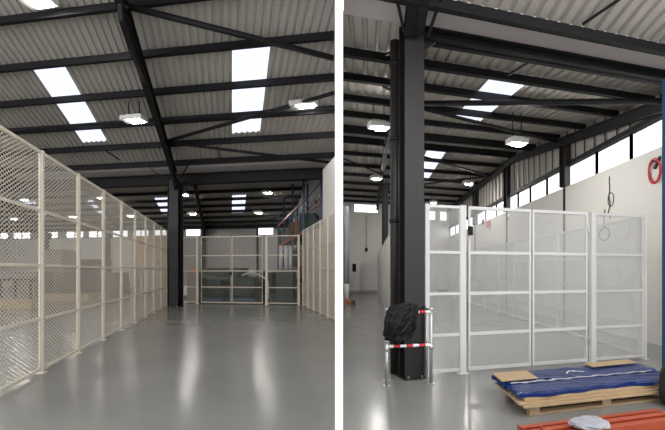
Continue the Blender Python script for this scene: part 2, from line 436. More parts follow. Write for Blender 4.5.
# left bay: right wall, beyond the opening, with a strip of windows
wr_holes = [(b0, b0+1.7, 5.0, 5.6) for b0 in (17.5, 19.4, 21.3, 23.2, 25.1, 27.0)]
wall_run('wall_right', lambda b: L.p(5.0, b), 16.6, BL1-.1, 0, lambda s: zL(s)+.05, wr_holes, M['wall_grey'], nseg=12)
for h in wr_holes: window(L.p(5.0, h[0]), L.p(5.0, h[1]), h[2], h[3], M['white'], mull=2)
# left bay: pale full-height wall return just behind the right-hand fence
wall_run('wall_right', lambda b: L.p(3.46, b), 11.55, 13.15, 0, lambda s: 5.15, [], M['wall'], thick=.08)
wall_run('wall_right', lambda b: L.p(3.46, b), 13.15, 16.2, 0, lambda s: 3.12, [], M['wall'], thick=.08)
# wall behind the storage, with sunlit warmth painted in as its peach colour
m = MB(); m.bar(ground(133, 25.0, 2.0), ground(174, 24.4, 2.0), .12, 4.0); struct(m, 'wall_sunlit_peach', M['sunlit_peach'])

# right bay: right wall = thick white lower wall + glazing strip + ribbed cladding
SILL, HEAD = 4.0, 4.62
struct_m = MB()
b_ = [BR0, BR1]
struct_m.bar(R.p(AWR, BR0, SILL/2), R.p(AWR, BR1, SILL/2), 0.22, SILL); struct(struct_m, 'wall_right', M['wall'])
# ribbed cladding above the windows (top follows the roof)
cm = MB(); pit = 0.42; b = BR0
while b < BR1-.01:
    e = min(b+pit, BR1)
    for (t0, t1, off) in ((0, .86, 0.0), (.86, 1.0, 0.05)):
        q0 = b+(e-b)*t0; q1 = b+(e-b)*t1
        za, zb = zR(q0)+.06, zR(q1)+.06
        aa = AWR+.06-off
        p0, p1 = R.p(aa, q0), R.p(aa, q1); nn = Vector((.02, 0, 0))
        cm.hexa([p0-nn+U*HEAD, p1-nn+U*HEAD, p1+nn+U*HEAD, p0+nn+U*HEAD, p0-nn+U*za, p1-nn+U*zb, p1+nn+U*zb, p0+nn+U*za])
    b = e
struct(cm, 'wall_right_cladding', M['sheet'])
# dark rails of the cladding
m = MB(); m.bar(R.p(AWR-.05, BR0, HEAD+.05), R.p(AWR-.05, BR1, HEAD+.05), .1, .12); struct(m, 'trim_1', M['steel'])
m = MB(); b = BR0+.42
while b < BR1: m.bar(R.p(AWR-.02, b-.03, HEAD+.1), R.p(AWR-.02, b-.03, zR(b)-.02), .018, .02); b += .42
struct(m, 'trim_2', M['steel'])
for i, bb in enumerate((8.95, 13.3, 17.7)):
    m = MB(); m.bar(R.p(AWR-.125, bb, 2.0), R.p(AWR-.125, bb+.09, 2.0), .02, 3.98); struct(m, 'trim_%d' % (3+i), M['steel'])
# window strip: frames with mullions
wedges = [0.25, 1.6, 2.9, 4.2, 5.55, 6.45, 7.65, 8.95, 10.2, 11.4, 13.5, 14.8, 16.3, 17.9, 19.4, 20.9, 22.4, 24.2]
for i, (b0, b1) in enumerate(zip(wedges[:-1], wedges[1:])):
    if b0 == 11.4: 
        window(R.p(AWR, 11.4), R.p(AWR, 12.45), SILL, HEAD, M['steel'], fw=.035); window(R.p(AWR, 12.45), R.p(AWR, 13.5), SILL, HEAD, M['steel'], fw=.035)
    else: window(R.p(AWR, b0), R.p(AWR, b1), SILL, HEAD, M['steel'], fw=.035)
# right bay: back wall with openings
hb = [(-1.0, 0.75, 5.55, 6.15), (3.1, 3.9, 5.2, 5.9), (4.4, 5.1, 5.2, 5.9), (5.4, 6.0, 5.2, 5.9)]
wall_run('wall_back', lambda a: R.p(a, BR1), RP*BR1+.08, AWR+.1, 0, lambda s: zR(BR1)+.1, hb, M['wall'])
for h in hb: window(R.p(h[0], BR1), R.p(h[1], BR1), h[2], h[3], M['steel'], fw=.06)
m = MB(); m.bar(R.p(RP*BR1+.1, BR1-.14, .08), R.p(AWR-.15, BR1-.14, .08), .03, .16); struct(m, 'baseboard_back', M['wall_grey'])

# ------------------------------------------------------------------ steel columns
def column(bay, a, b, z1, w, label, flange_b=True, z0=0.0, base=True, d=None, angle=None):
    c = bay.p(a, b); d = d or w
    t = thing('steel_column', (c.x, c.y, z0), label, 'column', None)
    ang = bay.ang_v() if angle is None else angle
    m = MB(); ca, sa = math.cos(ang), math.sin(ang)
    def P(x, y): return Vector((c.x+x*ca-y*sa, c.y+x*sa+y*ca, z0))
    tf = .022
    m.box(P(0, -d/2+tf/2), w, tf, z1-z0, ang); m.box(P(0, d/2-tf/2), w, tf, z1-z0, ang); m.box(P(0, 0), .016, d-2*tf, z1-z0, ang)
    m.build('shaft', M['steel_col'], t)
    if base:
        bm = MB(); bm.box(P(0, 0), w+.06, d+.08, .02, ang); bm.build('base_plate', M['steel_col'], t)
        for sx in (-1, 1):
            for sy in (-1, 1):
                bo = MB(); q = P(sx*(w/2-.04), sy*(d/2+.02)); bo.tube([q+U*.02, q+U*.05], .014, 6); bo.build('bolt', M['chrome'], t)
    return t
column(R, 0.63, 4.80, 5.08, 0.29, 'dark grey steel column with the striped barrier round its foot', d=.2)
column(L, -2.45, 14.35, 5.3, 0.40, 'tall dark steel column at the end of the long left mesh fence')
column(L, -2.45, 29.25, 5.0, 0.28, 'slim dark column against the back wall left of the grey shutter', base=False)
column(L, -17.6, 29.2, 5.0, 0.5, 'dark column on the back wall behind the nearest fence post', base=False)
column(L, -11.4, 29.2, 5.0, 0.4, 'dark column on the back wall seen through the third fence bay', base=False)
for i, (b, w, lab) in enumerate(((8.95, .26, 'nearest dark steel column rising between the wall windows'),
                          (13.3, .26, 'second dark column up the right wall, past the gate'),
                          (17.7, .26, 'farthest dark column on the window strip of the right wall'))):
    column(R, 6.02, b, zR(b)-.22, .2, lab, base=False, z0=4.001)
column(R, 0.86, 17.0, zR(17)-.5, .24, 'dark column rising just behind the white boarded side of the cage', base=False)
column(R, -1.45, 19.0, zR(19)-.05, .18, 'dark thin column beside the silver wrapped pipe', base=False)
column(R, 3.5, 24.1, zR(24)-.3, .2, 'dark post on the end wall behind the far cage panel', base=False)

# downpipe next to the near column
t = thing('downpipe', R.p(0.40, 5.03, 0), 'dark square downpipe beside the barrier column', 'pipe')
c = R.p(0.40, 5.03)
m = MB(); m.tube([c, c+U*4.86], .065, 16); m.build('pipe', M['steel_col'], t, smooth=True)
for z in (.9, 2.2, 3.4, 4.5):
    k = MB(); k.tube([c+U*z, c+U*(z+.06)], .078, 16); k.build('clip', M['steel'], t, smooth=True)
t = thing('cable_conduit', R.p(0.50, 5.04, 0), 'thin pale conduit between the downpipe and the near column', 'pipe')
c = R.p(0.505, 4.94)
m = MB(); m.tube([c+U*.0, c+U*4.7], .012, 8); m.build('tube', M['chrome'], t, smooth=True)
for z in [i*.28+.4 for i in range(15)]:
    k = MB(); k.box(c+U*z, .04, .04, .03, 0); k.build('saddle_clip', M['steel'], t)
c = L.p(-2.775, 14.3)
m = MB(); m.tube([c, c+U*5.4], .06, 12)
tag(m.build('downpipe', M['steel_col'], smooth=True), 'dark round downpipe beside the far column at the fence end', 'pipe')

# ------------------------------------------------------------------ mesh fences
def mesh_panel(p, q, z0, z1, cw, ch, w, t=0.003):
    """expanded metal: two sets of flat strands clipped to the panel"""
    m = MB(); d = q-p; W = d.length; d = d.normalized(); n = Vector((-d.y, d.x, 0))*(t/2); H = z1-z0
    k = ch/cw
    def P(s, z): return p+d*s+U*(z0+z)
    ln = math.sqrt(1+k*k); off = w/2
    for sg in (1, -1):
        c = -k*W if sg > 0 else 0
        top = H if sg > 0 else H+k*W
        c += ch*.5
        while c < top:
            # z = sg*k*s + c
            s0, s1 = 0.0, W
            if sg > 0: s0 = max(0, (0-c)/k); s1 = min(W, (H-c)/k)
            else: s0 = max(0, (c-H)/k); s1 = min(W, c/k)
            if s1-s0 > .01:
                nx, nz = -sg*k/ln*off, 1/ln*off
                a = P(s0+nx, sg*k*s0+c+nz); b = P(s1+nx, sg*k*s1+c+nz); a2 = P(s0-nx, sg*k*s0+c-nz); b2 = P(s1-nx, sg*k*s1+c-nz)
                m.add([a-n, b-n, b2-n, a2-n, a+n, b+n, b2+n, a2+n], [(0,1,2,3),(7,6,5,4),(0,4,5,1),(2,6,7,3)])
            c += ch
    return m
def fence_panel(p, q, rails, fm, mm, par, cell, post=.05, rail=.04, solid=False, name='panel'):
    d = (q-p).normalized()
    P0 = p+d*(post/2+.003); P1 = q-d*(post/2+.003)
    m = MB()
    for z in rails: m.bar(P0+U*z, P1+U*z, .03, rail)
    m.bar(P0+d*.012+U*rails[0], P0+d*.012+U*rails[-1], .03, .024); m.bar(P1-d*.012+U*rails[0], P1-d*.012+U*rails[-1], .03, .024)
    fr = m.build(name, fm, par)
    if solid:
        s = MB(); s.bar(P0+d*.02+U*((rails[0]+rails[-1])/2), P1-d*.02+U*((rails[0]+rails[-1])/2), .012, rails[-1]-rails[0]-.01); s.build('board', mm, fr)
    else:
        s = mesh_panel(P0+d*.02, P1-d*.02, rails[0], rails[-1], *cell); s.build('wire_mesh', mm, fr)
    return fr
def fence(pts, rails, fm, mm, label, cell, postw=.05, wide=(), solid=False, cat='fence', last=True):
    t = thing('mesh_fence', (pts[0].x, pts[0].y, 0), label, cat)
    for i, p in enumerate(pts):
        if i == len(pts)-1 and not last: continue
        w = .1 if i in wide else postw
        ref = pts[i+1]-pts[i] if i < len(pts)-1 else pts[i]-pts[i-1]
        m = MB(); ang = math.atan2(ref.y, ref.x)
        m.box(p, w, postw, rails[-1]+.03, ang); po = m.build('post', fm, t, bevel=.004)
        f = MB(); f.box(p+U*.0, w+.06, postw+.05, .008, ang); f.build('foot_plate', fm, po)
    for i in range(len(pts)-1): fence_panel(pts[i], pts[i+1], rails, fm, mm, t, cell, postw, solid=solid)
    return t
# left bay: long left fence
railsL = [0.06, 0.80, 1.58, 2.38, 3.24]
bs = []
Y = 5.15; k = -3
pts = []
for k in range(-2, 9):
    YY = 5.15+k*1.24; a = -2.93; b = YY+.15*a; pts.append(L.p(a, b))
cellL = (.09, .058, .010)
fence(pts, railsL, M['fence_warm'], M['mesh_warm'], 'long cream expanded-mesh fence running down the left side to the column', cellL, .055, wide=())
# right fence of the left bay
pts = []
bq = 15.70
bb = 10.75
nn = 5
for i in range(nn+1): pts.append(L.p(3.22, bb+(bq-bb)*i/nn))
fence(pts, railsL, M['fence_warm'], M['mesh_warm'], 'short cream mesh fence in front of the pale wall, right of the far gate', (.08, .05, .011), .055)
# far cross fence with double gate
bG = 15.75
def aLx(x):
    r = (x-CX)/F; return (r*bG+.287*bG)/(1+.15*r)
xs = [182.5, 198]
P = lambda x: L.p(aLx(x), bG)
railsG = [0.08, .77, 1.5, 2.2, 3.05]
fence([P(182.5), P(197.5)], railsG, M['fence_warm'], M['mesh_warm'], 'narrow cream mesh panel between the dark column and the far double gate', (.1, .06, .0025), .07, wide=(1,))
fence([P(266.5), P(299.0)], railsG, M['fence_warm'], M['mesh_warm'], 'cream mesh panel right of the far double gate, joining the side fence', (.1, .06, .0025), .07, wide=(0,))
def gate(pl, label, rails, fm, mm, cell, lock_z, post=.05):
    t = thing('mesh_gate', (pl[0].x, pl[0].y, 0), label, 'gate')
    for i in range(2):
        d = (pl[i+1]-pl[i]).normalized()
        fr = fence_panel(pl[i]+d*.01, pl[i+1]-d*.01, rails, fm, mm, t, cell, .012, rail=.045, name='gate_leaf')
        for z in (rails[0]+.25, rails[-1]-.3):
            h = MB(); q = pl[0]+d*.012 if i == 0 else pl[2]-d*.012
            h.tube([q+U*z-Vector((0,.03,0)), q+U*(z+.1)-Vector((0,.03,0))], .014, 8); h.build('hinge', M['chrome'], fr)
        if i == 0 and lock_z:
            m = MB(); q = pl[1]-d*.04; m.box(q+U*lock_z-Vector((0, .035, 0)), .07, .04, .16, math.atan2(d.y, d.x)); m.build('lock', M['black'], fr)
            m = MB(); q = pl[1]-d*.05; m.tube([q+U*.06-Vector((0,.04,0)), q+U*.55-Vector((0,.04,0))], .009, 8); m.build('drop_bolt', M['chrome'], fr)
    return t
gate([P(200.8), P(231.8), P(263.0)], 'cream double mesh gate closing the far end in front of the grey shutter', railsG, M['fence_warm'], M['mesh_warm'], (.1, .06, .0025), 1.3)

# right bay: cage front
railsR = [0.06, 0.575, 1.17, 1.77, 2.43]
bF = 4.78
cellR = (.036, .022, .0025)
fence([R.p(.85, bF), R.p(1.42, bF)], railsR, M['fence_white'], M['mesh_white'], 'narrow white mesh panel between the barrier column and the near gate', cellR, .05, wide=(1,))
g = gate([R.p(1.50, bF), R.p(2.595, bF), R.p(3.66, bF)], 'white double mesh gate in the near front of the right-hand cage', railsR, M['fence_white'], M['mesh_white'], cellR, 0, .04)
fence([R.p(3.76, bF), R.p(4.84, bF)], railsR, M['fence_white'], M['mesh_white'], 'white mesh corner panel on the right of the near gate', cellR, .05, wide=(0,))
m = MB(); q = R.p(1.53, bF-.06); m.box(q+U*2.02, .05, .05, .13, R.ang_v()); tag(m.build('door_closer', M['black']), 'small black box fixed high on the left gate post of the white cage', 'door closer')
pts = [R.p(4.84, bF+.08+i*1.32) for i in range(12)]
fence(pts, railsR, M['fence_white'], M['mesh_white'], 'long white mesh side of the cage along the white right wall', cellR, .045)
pts = [R.p(0.67, 5.9+i*1.3) for i in range(14)]
fence(pts, [.06, .8, 1.6, 2.6], M['fence_white'], M['wall'], 'white boarded cage side along the corridor, left of the downpipe', cellR, .045, solid=True)
far = [R.p(1.0+i*1.27, 22.9) for i in range(4)]
fence(far, [.06, .8, 1.6, 2.4, 3.1], M['fence_white'], M['mesh_white'], 'tall white mesh panels closing the far end of the cage', (.08, .05, .006), .1)
# a pulled-up cable tray / pipe rising with the gate head
t = MB(); t.tube([R.p(2.17, bF-.035, 2.36), R.p(2.17, bF-.035, 2.28)], .012, 8)
tag(t.build('hook', M['fence_white'], smooth=True), 'small hook under the top rail of the near white gate', 'hook')

# ------------------------------------------------------------------ lamps
def lamp(pos, w, ang, label, hang=0.12, lens='lens'):
    t = thing('bay_light', pos, label, 'ceiling light', 'rectangular bay lights under the roofs')
    pos = Vector(pos)
    m = MB(); m.box(pos+U*.0, w, w*.5, .13, ang); m.box(pos+U*.131, w*.6, w*.3, .05, ang); m.build('housing', M['housing'], t, bevel=.015)
    l = MB(); l.box(pos+Vector((math.cos(ang), math.sin(ang), 0))*w*.1-U*.035, w*.55, w*.34, .034, ang); l.build('lens', M[lens], t, bevel=.012)
    b = MB()
    for sx in (-1, 1):
        q = pos+Vector((math.cos(ang), math.sin(ang), 0))*(sx*w*.25)
        b.bar(q+U*.18, q+U*(.15+hang), .02, .02)
    b.build('hanger', M['steel'], t)
    return t
def lampL(x, y, Y, w, label):
    z = EYE+(HY-y)/F*Y; X = (x-CX)/F*Y
    a, b = L.inv(X, Y); hang = max(.05, zL(b)-.02-(z+.15)); lamp((X, Y, z), w, L.ang_v(), label, hang)
def lampR(x, y, Y, w, label):
    z = EYE+(HY-y)/F*Y; X = (x-CX)/F*Y
    a, b = R.inv(X, Y); hang = max(.05, zR(b)-.02-(z+.15)); lamp((X, Y, z), w, R.ang_v(), label, hang, 'lens_bright')
lampL(304, 107, 10.3, .82, 'large white bay light below the roof nearest the middle wall')
lampL(134, 121, 10.8, .72, 'bay light left of the big sloping rafter')
lampL(38, 3, 7.6, .7, 'bay light cut by the top edge above the left fence')
for x, y, Y, lab in ((267, 193, 23.0, 'upper right bay light in the far roof beyond the valley beam'),
                     (184, 195, 23.4, 'upper bay light just right of the far column'),
                     (258, 213, 26.0, 'lower right bay light in the far roof, above the gate'),
                     (192, 214, 26.2, 'lower bay light right of the far column'),
                     (100, 198, 24.6, 'bay light seen through the top mesh above the wall painted sunlit peach'),
                     (24, 200, 25.6, 'bay light seen through the mesh left of the nearest fence post, higher one'),
                     (130, 216, 26.9, 'low bay light seen just above the wall painted sunlit peach'),
                     (72, 217, 27.6, 'low bay light seen through the second fence bay'),
                     (14, 219, 28.4, 'low bay light at the far left edge behind the fence')):
    lampL(x, y, Y, .70, lab)
lampR(379, 128, 8.6, .52, 'bay light just left of the dark downpipe, nearest one')
lampR(376, 179, 15.5, .52, 'bay light over the corridor, second behind the downpipe')
lampR(517, 144, 8.8, .50, 'bay light over the cage, the near one right of the rooflights')
lampR(468, 184, 16.5, .50, 'small far bay light over the back of the cage')
lampR(433, 203, 21.0, .45, 'tiny farthest bay light beside the near column, over the cage end')

for a, b, lab in ((-6.5, 4.0, 'over the near left aisle, outside the frame'), (-1.2, 1.6, 'overhead near the camera in the left bay'), (-12, 8, 'high over the left storage, near row'), (-12, 14.5, 'high over the left storage, middle row'), (-18, 12, 'high over the far left storage'), (-19, 21, 'far back over the left storage')):  # unseen lamps added to brighten the left bay
    lamp(L.p(a, b, zL(b)-.75), .8, L.ang_v(), 'added unseen fill light '+lab, .4)
for a, b, lab in ((1.6, 1.4, 'overhead near the camera in the right bay'), (4.6, 1.8, 'overhead by the right wall near the camera')):  # two more lamps out of view, added as fill for the right bay
    lamp(R.p(a, b, zR(b)-.6), .5, R.ang_v(), 'added unseen fill light '+lab, .3, 'lens_bright')
# ------------------------------------------------------------------ barrier round the near column
t = thing('column_barrier', R.p(.6, 4.5, 0), 'galvanised barrier with red and white striped rails round the dark column', 'barrier')
corners = [(.25, 4.48), (.86, 4.44), (.83, 4.64), (.26, 4.72)]
tops = [.60, 1.0, 1.0, .98]
for (a, b), h in zip(corners, tops):
    m = MB(); c = R.p(a, b); m.tube([c, c+U*h], .021, 12); po = m.build('post', M['chrome'], t, smooth=True)
    f = MB(); f.tube([c+U*.001, c+U*.012], .05, 14); f.build('foot', M['chrome'], po, smooth=False)
    k = MB(); k.tube([c+U*(h-.03), c+U*(h+.012)], .028, 12); k.build('clamp', M['chrome'], po, smooth=True)
    k = MB(); k.tube([c+U*.46, c+U*.52], .028, 12); k.build('clamp', M['chrome'], po, smooth=True)
def striped(A, B, z, r=.02, step=.085):
    m = MB(); n = int((B-A).length/step)
    d = (B-A)/n
    for i in range(n):
        m.cur = i % 2
        s = Vector((0, 0, 0)); m.tube([A+d*i+U*z, A+d*(i+1)+U*z], r, 10)
    m.build('striped_rail', [M['white'], M['red']], t, smooth=True)
C = [R.p(a, b) for a, b in corners]
striped(C[0], C[1], .52); striped(C[0]+(C[1]-C[0])*.03, C[1], .96)
striped(C[1], C[2], .5); striped(C[3], C[0], .52)
m = MB(); m.tube([C[1]+U*.98, C[2]+U*.98], .018, 10); m.build('side_rail', M['chrome'], t, smooth=True)
# black plastic bag draped over the top rail
def blob(name, c, sx, sy, sz, matl, label, cat, seed, ang=0.0, rough=.25, nu=40, nv=24, drape=None, power=3.0, jit=0.0):
    rnd = random.Random(seed); m = MB()
    ph = [(rnd.uniform(-1, 1), rnd.uniform(-1, 1), rnd.uniform(-1, 1), rnd.uniform(0, 6.28), rnd.choice((2, 3, 5, 8, 12))) for _ in range(14)]
    vs = []
    for j in range(nv+1):
        v = math.pi*j/nv-math.pi/2
        for i in range(nu):
            u = 2*math.pi*i/nu
            def se(x): return math.copysign(abs(x)**(2/power), x)
            x = se(math.cos(v))*se(math.cos(u)); y = se(math.cos(v))*se(math.sin(u)); z = se(math.sin(v))
            dsp = 0
            for a, b, cc, p0, fq in ph: dsp += abs(math.sin(fq*(a*x+b*y+cc*z)+p0))*(1.0/fq)
            k = 1+rough*(dsp/3-.55)+rnd.uniform(-jit, jit)
            X, Yy, Z = x*k*sx/2, y*k*sy/2, z*k*sz/2
            if drape: X, Yy, Z = drape(X, Yy, Z)
            Z = max(Z, -sz/2)
            ca, sa = math.cos(ang), math.sin(ang)
            vs.append((c[0]+X*ca-Yy*sa, c[1]+X*sa+Yy*ca, c[2]+sz/2+Z))
    fs = [(j*nu+i, j*nu+(i+1) % nu, (j+1)*nu+(i+1) % nu, (j+1)*nu+i) for j in range(nv) for i in range(nu)]
    m.add(vs, fs); return m
bag = blob('bag', R.p(.44, 4.435, .60), .31, .11, .41, None, '', '', 11, R.ang_v()+.0, rough=.8, nu=44, nv=30, power=2.6, jit=.10,
           drape=lambda x, y, z: (x*(1+.3*z), y, z+.1*x))
o = bag.build('rubbish_bag', M['black']); tag(o, 'crumpled black plastic bag hung over the striped barrier at the column', 'bag')

# ------------------------------------------------------------------ foreground stack of boards and blue sheeting
def Rbox(a0, a1, b0, b1, z0, z1, m=None, skew=0.0):
    m = m or MB(); m.hexa([R.p(a0, b0, z0), R.p(a1, b0+skew, z0), R.p(a1, b1+skew, z0), R.p(a0, b1, z0), R.p(a0, b0, z1), R.p(a1, b0+skew, z1), R.p(a1, b1+skew, z1), R.p(a0, b1, z1)]); return m
t = thing('pallet', R.p(2.6, 3.5, 0), 'wooden pallet on the floor under the tan boards and blue sheeting', 'pallet')
for b in (3.20, 3.48, 3.76): Rbox(1.72, 3.7, b, b+.08, 0, .022).build('runner', M['tan'], t)
for a in (1.72, 2.65, 3.58):
    for b in (3.20, 3.48, 3.76): Rbox(a, a+.12, b, b+.08, .022, .085).build('block', M['tan'], t)
for i in range(9): Rbox(1.72+i*.235, 1.72+i*.235+.11, 3.18, 3.86, .085, .102).build('slat', M['tan'], t)
def plank(a0, a1, b0, b1, z0, z1, label, skew=0.0, mt='tan'):
    o = Rbox(a0, a1, b0, b1, z0, z1, skew=skew).build('board', M[mt], bevel=.003); return tag(o, label, 'board', 'tan boards in the near stack')
plank(1.62, 3.78, 3.14, 3.84, .103, .128, 'lowest tan board of the near stack, resting on the pallet')
plank(1.58, 3.80, 3.17, 3.86, .130, .150, 'second tan board of the near stack, just above the lowest')
plank(1.66, 3.79, 3.20, 3.88, .152, .185, 'thick tan board directly under the blue sheeting')
def sheeting(a0, a1, b0, b1, z0, z1, seed, amp=.012, skew=0.0):
    rnd = random.Random(seed); m = MB(); nx, ny = 60, 14
    ph = [(rnd.uniform(2, 9), rnd.uniform(4, 22), rnd.uniform(0, 6)) for _ in range(6)]
    top = []; bot = []
    for j in range(ny+1):
        for i in range(nx+1):
            s, u = i/nx, j/ny
            e = .02*math.sin(9*s+seed)+.012*math.sin(31*s)
            b = b0+(b1-b0)*u+(e if j in (0,) else 0)+skew*s
            a = a0+(a1-a0)*s+(.02*math.sin(14*u+seed) if i in (0, nx) else 0)
            h = sum(math.sin(p*s*3+q*u+r) for p, q, r in ph)/6*amp
            edge = min(1, min(j, ny-j)/1.0, min(i, nx-i)/1.0)
            top.append(R.p(a, b, z1+h-(.012 if edge < 1 else 0))); bot.append(R.p(a, b, z0))
    n = len(top); W = nx+1
    fs = []
    for j in range(ny):
        for i in range(nx):
            k = j*W+i; fs.append((k, k+1, k+W+1, k+W)); fs.append((n+k+W, n+k+W+1, n+k+1, n+k))
    for i in range(nx):
        fs.append((n+i, n+i+1, i+1, i)); k = ny*W+i; fs.append((k, k+1, n+k+1, n+k))
    for j in range(ny):
        k = j*W; fs.append((n+k+W, n+k, k, k+W)); k2 = j*W+nx; fs.append((k2+W, k2, n+k2, n+k2+W))
    m.add(top+bot, fs); return m
o = sheeting(1.60, 3.83, 3.21, 3.50, .187, .235, 3, .010).build('blue_sheeting', M['blue'], smooth=False)
tag(o, 'front roll of folded dark blue plastic sheeting lying on the tan boards', 'sheeting')
o = sheeting(1.56, 3.80, 3.53, 3.92, .187, .245, 5, .010).build('blue_sheeting', M['blue'], smooth=False)
tag(o, 'wide rear piece of dark blue sheeting with a small white chevron mark', 'sheeting')
# white chevron mark and the pale crease between the two pieces
m = MB(); c = (2.62, 3.66); z = .262
def mark(p0, p1, w=.012): m.bar(R.p(p0[0], p0[1], z), R.p(p1[0], p1[1], z), w, .003)
mark((2.46, 3.62), (2.56, 3.72)); mark((2.56, 3.72), (2.62, 3.67)); mark((2.60, 3.71), (2.72, 3.63))
m.build('printed_mark', M['white'], o)
ob = MB(); ob.tube([R.p(1.64+.04*i, 3.515+.004*math.sin(i*1.3), .240+.004*math.sin(i*.9)) for i in range(52)], [.010+.006*math.sin(i*1.7)*math.sin(i*.37) for i in range(52)], 8)
tag(ob.build('wrap_film', M['film'], smooth=True), 'crumpled clear film lying along the crease of the blue sheeting', 'film')
plank(1.53, 2.0, 3.53, 3.82, .262, .278, 'short tan offcut on the rear left corner of the blue sheeting')
plank(2.95, 3.70, 3.76, 3.92, .262, .276, 'tan strip lying on the rear right of the blue sheeting', skew=.03)
# orange rack beams in front
beam0 = None
words = ['frontmost', 'second', 'third', 'fourth', 'fifth', 'rearmost']
for lay, (n, z, b0) in enumerate(((6, 0.0, 2.32), (2, .112, 2.40))):
    for i in range(n):
        b = b0+i*.095
        a0 = 1.40+random.uniform(-.03, .03)+(.06 if lay else 0)
        lab = '%s orange rack beam %s' % (words[i] if i < n-1 else 'rearmost', 'lying on the floor in the near bundle' if lay == 0 else 'in the upper layer of the near bundle')
        t = thing('rack_beam', R.p(a0, b, z), lab, 'beam', 'orange rack beams in the foreground')
        mm = MB(); mm.bar(R.p(a0+.01, b, z+.052), R.p(3.02, b, z+.052), .05, .10); mm.bar(R.p(a0+.01, b+.028, z+.042), R.p(3.02, b+.028, z+.042), .034, .07)
        mm.build('box_section', M['orange_rack'], t, bevel=.005)
        e = MB(); e.bar(R.p(a0, b-.03, z+.056), R.p(a0, b+.035, z+.056), .006, .11); e.build('end_connector', M['orange_rack'], t)
# crumpled wrap at the bottom edge
mf = blob('w', R.p(1.86, 2.41, .228), .26, .16, .05, None, '', '', 5, R.ang_v(), .8, 40, 20)
tag(mf.build('crumpled_wrap', M['film']), 'crumpled translucent plastic wrap on top of the orange beams', 'plastic wrap')

# blue rack upright and black item on the right edge
t = thing('rack_upright', ground(663.5, 4.75, 0), 'dark blue racking upright cut by the right edge', 'racking')
c = ground(667.0, 4.75)
m = MB(); m.box(c, .06, .08, 4.12, R.ang_v()); m.build('upright', M['blue_rack'], t)
c2 = c+Vector((.75, .18, 0)); m = MB(); m.box(c2, .06, .08, 4.12, R.ang_v()); m.build('upright', M['blue_rack'], t)
for z in (.3, 1.3, 2.3, 3.3):
    m = MB(); m.bar(c+U*z, c2+U*(z+.6), .03, .03); m.build('lacing', M['blue_rack'], t)
m = MB(); m.box(c, .14, .14, .008, R.ang_v()); m.build('foot_plate', M['blue_rack'], t)
mb_ = blob('x', R.p(3.52, 2.96, .0), .32, .32, .46, None, '', '', 21, R.ang_v(), .25, 40, 24)
tag(mb_.build('black_sack', M['rubber']), 'lumpy black sack at the right edge beside the orange beams', 'sack')

# ------------------------------------------------------------------ things on the right wall
def on_wall(x, y):       # point just in front of the white lower wall, from where it is seen
    r = (x-CX)/F; a = AWR-.14
    b = a*(1-r*.247)/(r-.1014); q = R.p(a, b); return Vector((q.x, q.y, EYE+(HY-y)/F*q.y)), b
q, b = on_wall(655, 171)
t = thing('hose_reel', q-U*.1, 'red hose coiled on a hook high on the white right wall', 'hose')
m = MB(); pts = []
for i in range(120):
    th_ = i/119*2*math.pi*4; rr = .17+.02*math.sin(i*.31); pts.append(R.p(AWR-.15-.012*math.sin(i*.2), b+rr*.9*math.cos(th_), q.z+rr*1.35*math.sin(th_)))
m.tube(pts, .012, 8); m.build('hose', M['red'], t, smooth=True)
m = MB(); m.bar(R.p(AWR-.11, b, q.z+.2), R.p(AWR-.2, b, q.z+.2), .03, .03); m.bar(R.p(AWR-.13, b-.12, q.z+.26), R.p(AWR-.13, b+.02, q.z+.05), .03, .05); m.build('hook', M['black'], t)
q, b = on_wall(609, 195)
m = MB(); pts = [R.p(AWR-.13, b+.05*math.sin(i*.9)*(i/20), q.z+.45-i*.055) for i in range(20)]
m.tube(pts, .009, 6); m.tube([R.p(AWR-.13, b+.10*math.cos(i*.5)-.05, q.z-.12+.17*math.sin(i*.5)) for i in range(14)], .008, 6)
tag(m.build('hanging_cable', M['rubber'], smooth=True), 'thin dark cable dangling in loops from the window sill, right wall', 'cable')
q, b = on_wall(604, 234)
m = MB(); m.tube([R.p(AWR-.13, b+.19*math.cos(i/24*2*math.pi), q.z+.155*math.sin(i/24*2*math.pi)) for i in range(24)], .012, 8, closed=True)
m.tube([R.p(AWR-.13, b, q.z+.155), R.p(AWR-.13, b+.02, q.z+.35), R.p(AWR-.13, b-.02, q.z+.62)], .007, 6)
tag(m.build('cable_ring', M['rubber'], smooth=True), 'dark ring of cable hanging low on the right wall behind the cage corner', 'cable')
q, b = on_wall(489, 224)
m = MB(); m.box(q-U*.15-Vector((.03, 0, 0)), .03, .45, .32, R.ang_u()-math.pi/2); tag(m.build('safety_sign', M['red']), 'small red sign on the far right wall above the cage', 'sign')
q, b = on_wall(483.5, 222)
m = MB(); m.box(q-U*.12-Vector((.03, 0, 0)), .03, .3, .24, R.ang_u()-math.pi/2); tag(m.build('call_point', M['rubber']), 'small dark box left of the red sign on the far right wall', 'box')

# corridor end details
cw = R.p(-.30, BR1-.16)
t = thing('isolator_switch', ground(354, 24.0, 1.4), 'black switch box on the corridor end wall with a cable above', 'switch')
c = ground(354, 24.1); m = MB(); m.box(c+U*1.45, .28, .12, .55, R.ang_v()); m.build('box', M['black'], t, bevel=.02)
m = MB(); m.tube([c+U*2.0, c+U*5.3+Vector((.02, 0, 0))], .02, 8); m.build('conduit', M['wall_grey'], t, smooth=True)
t = thing('pull_cord', ground(366.5, 24.2, 3.0), 'dark pull switch hanging by a cord mid-height on the corridor end wall', 'switch')
c = ground(366.5, 24.2); m = MB(); m.tube([c+U*3.1, c+U*5.4], .015, 6); m.build('cord', M['brown'], t)
m = MB(); m.box(c+U*2.85, .16, .1, .25, R.ang_v()); m.build('handle', M['rubber'], t)
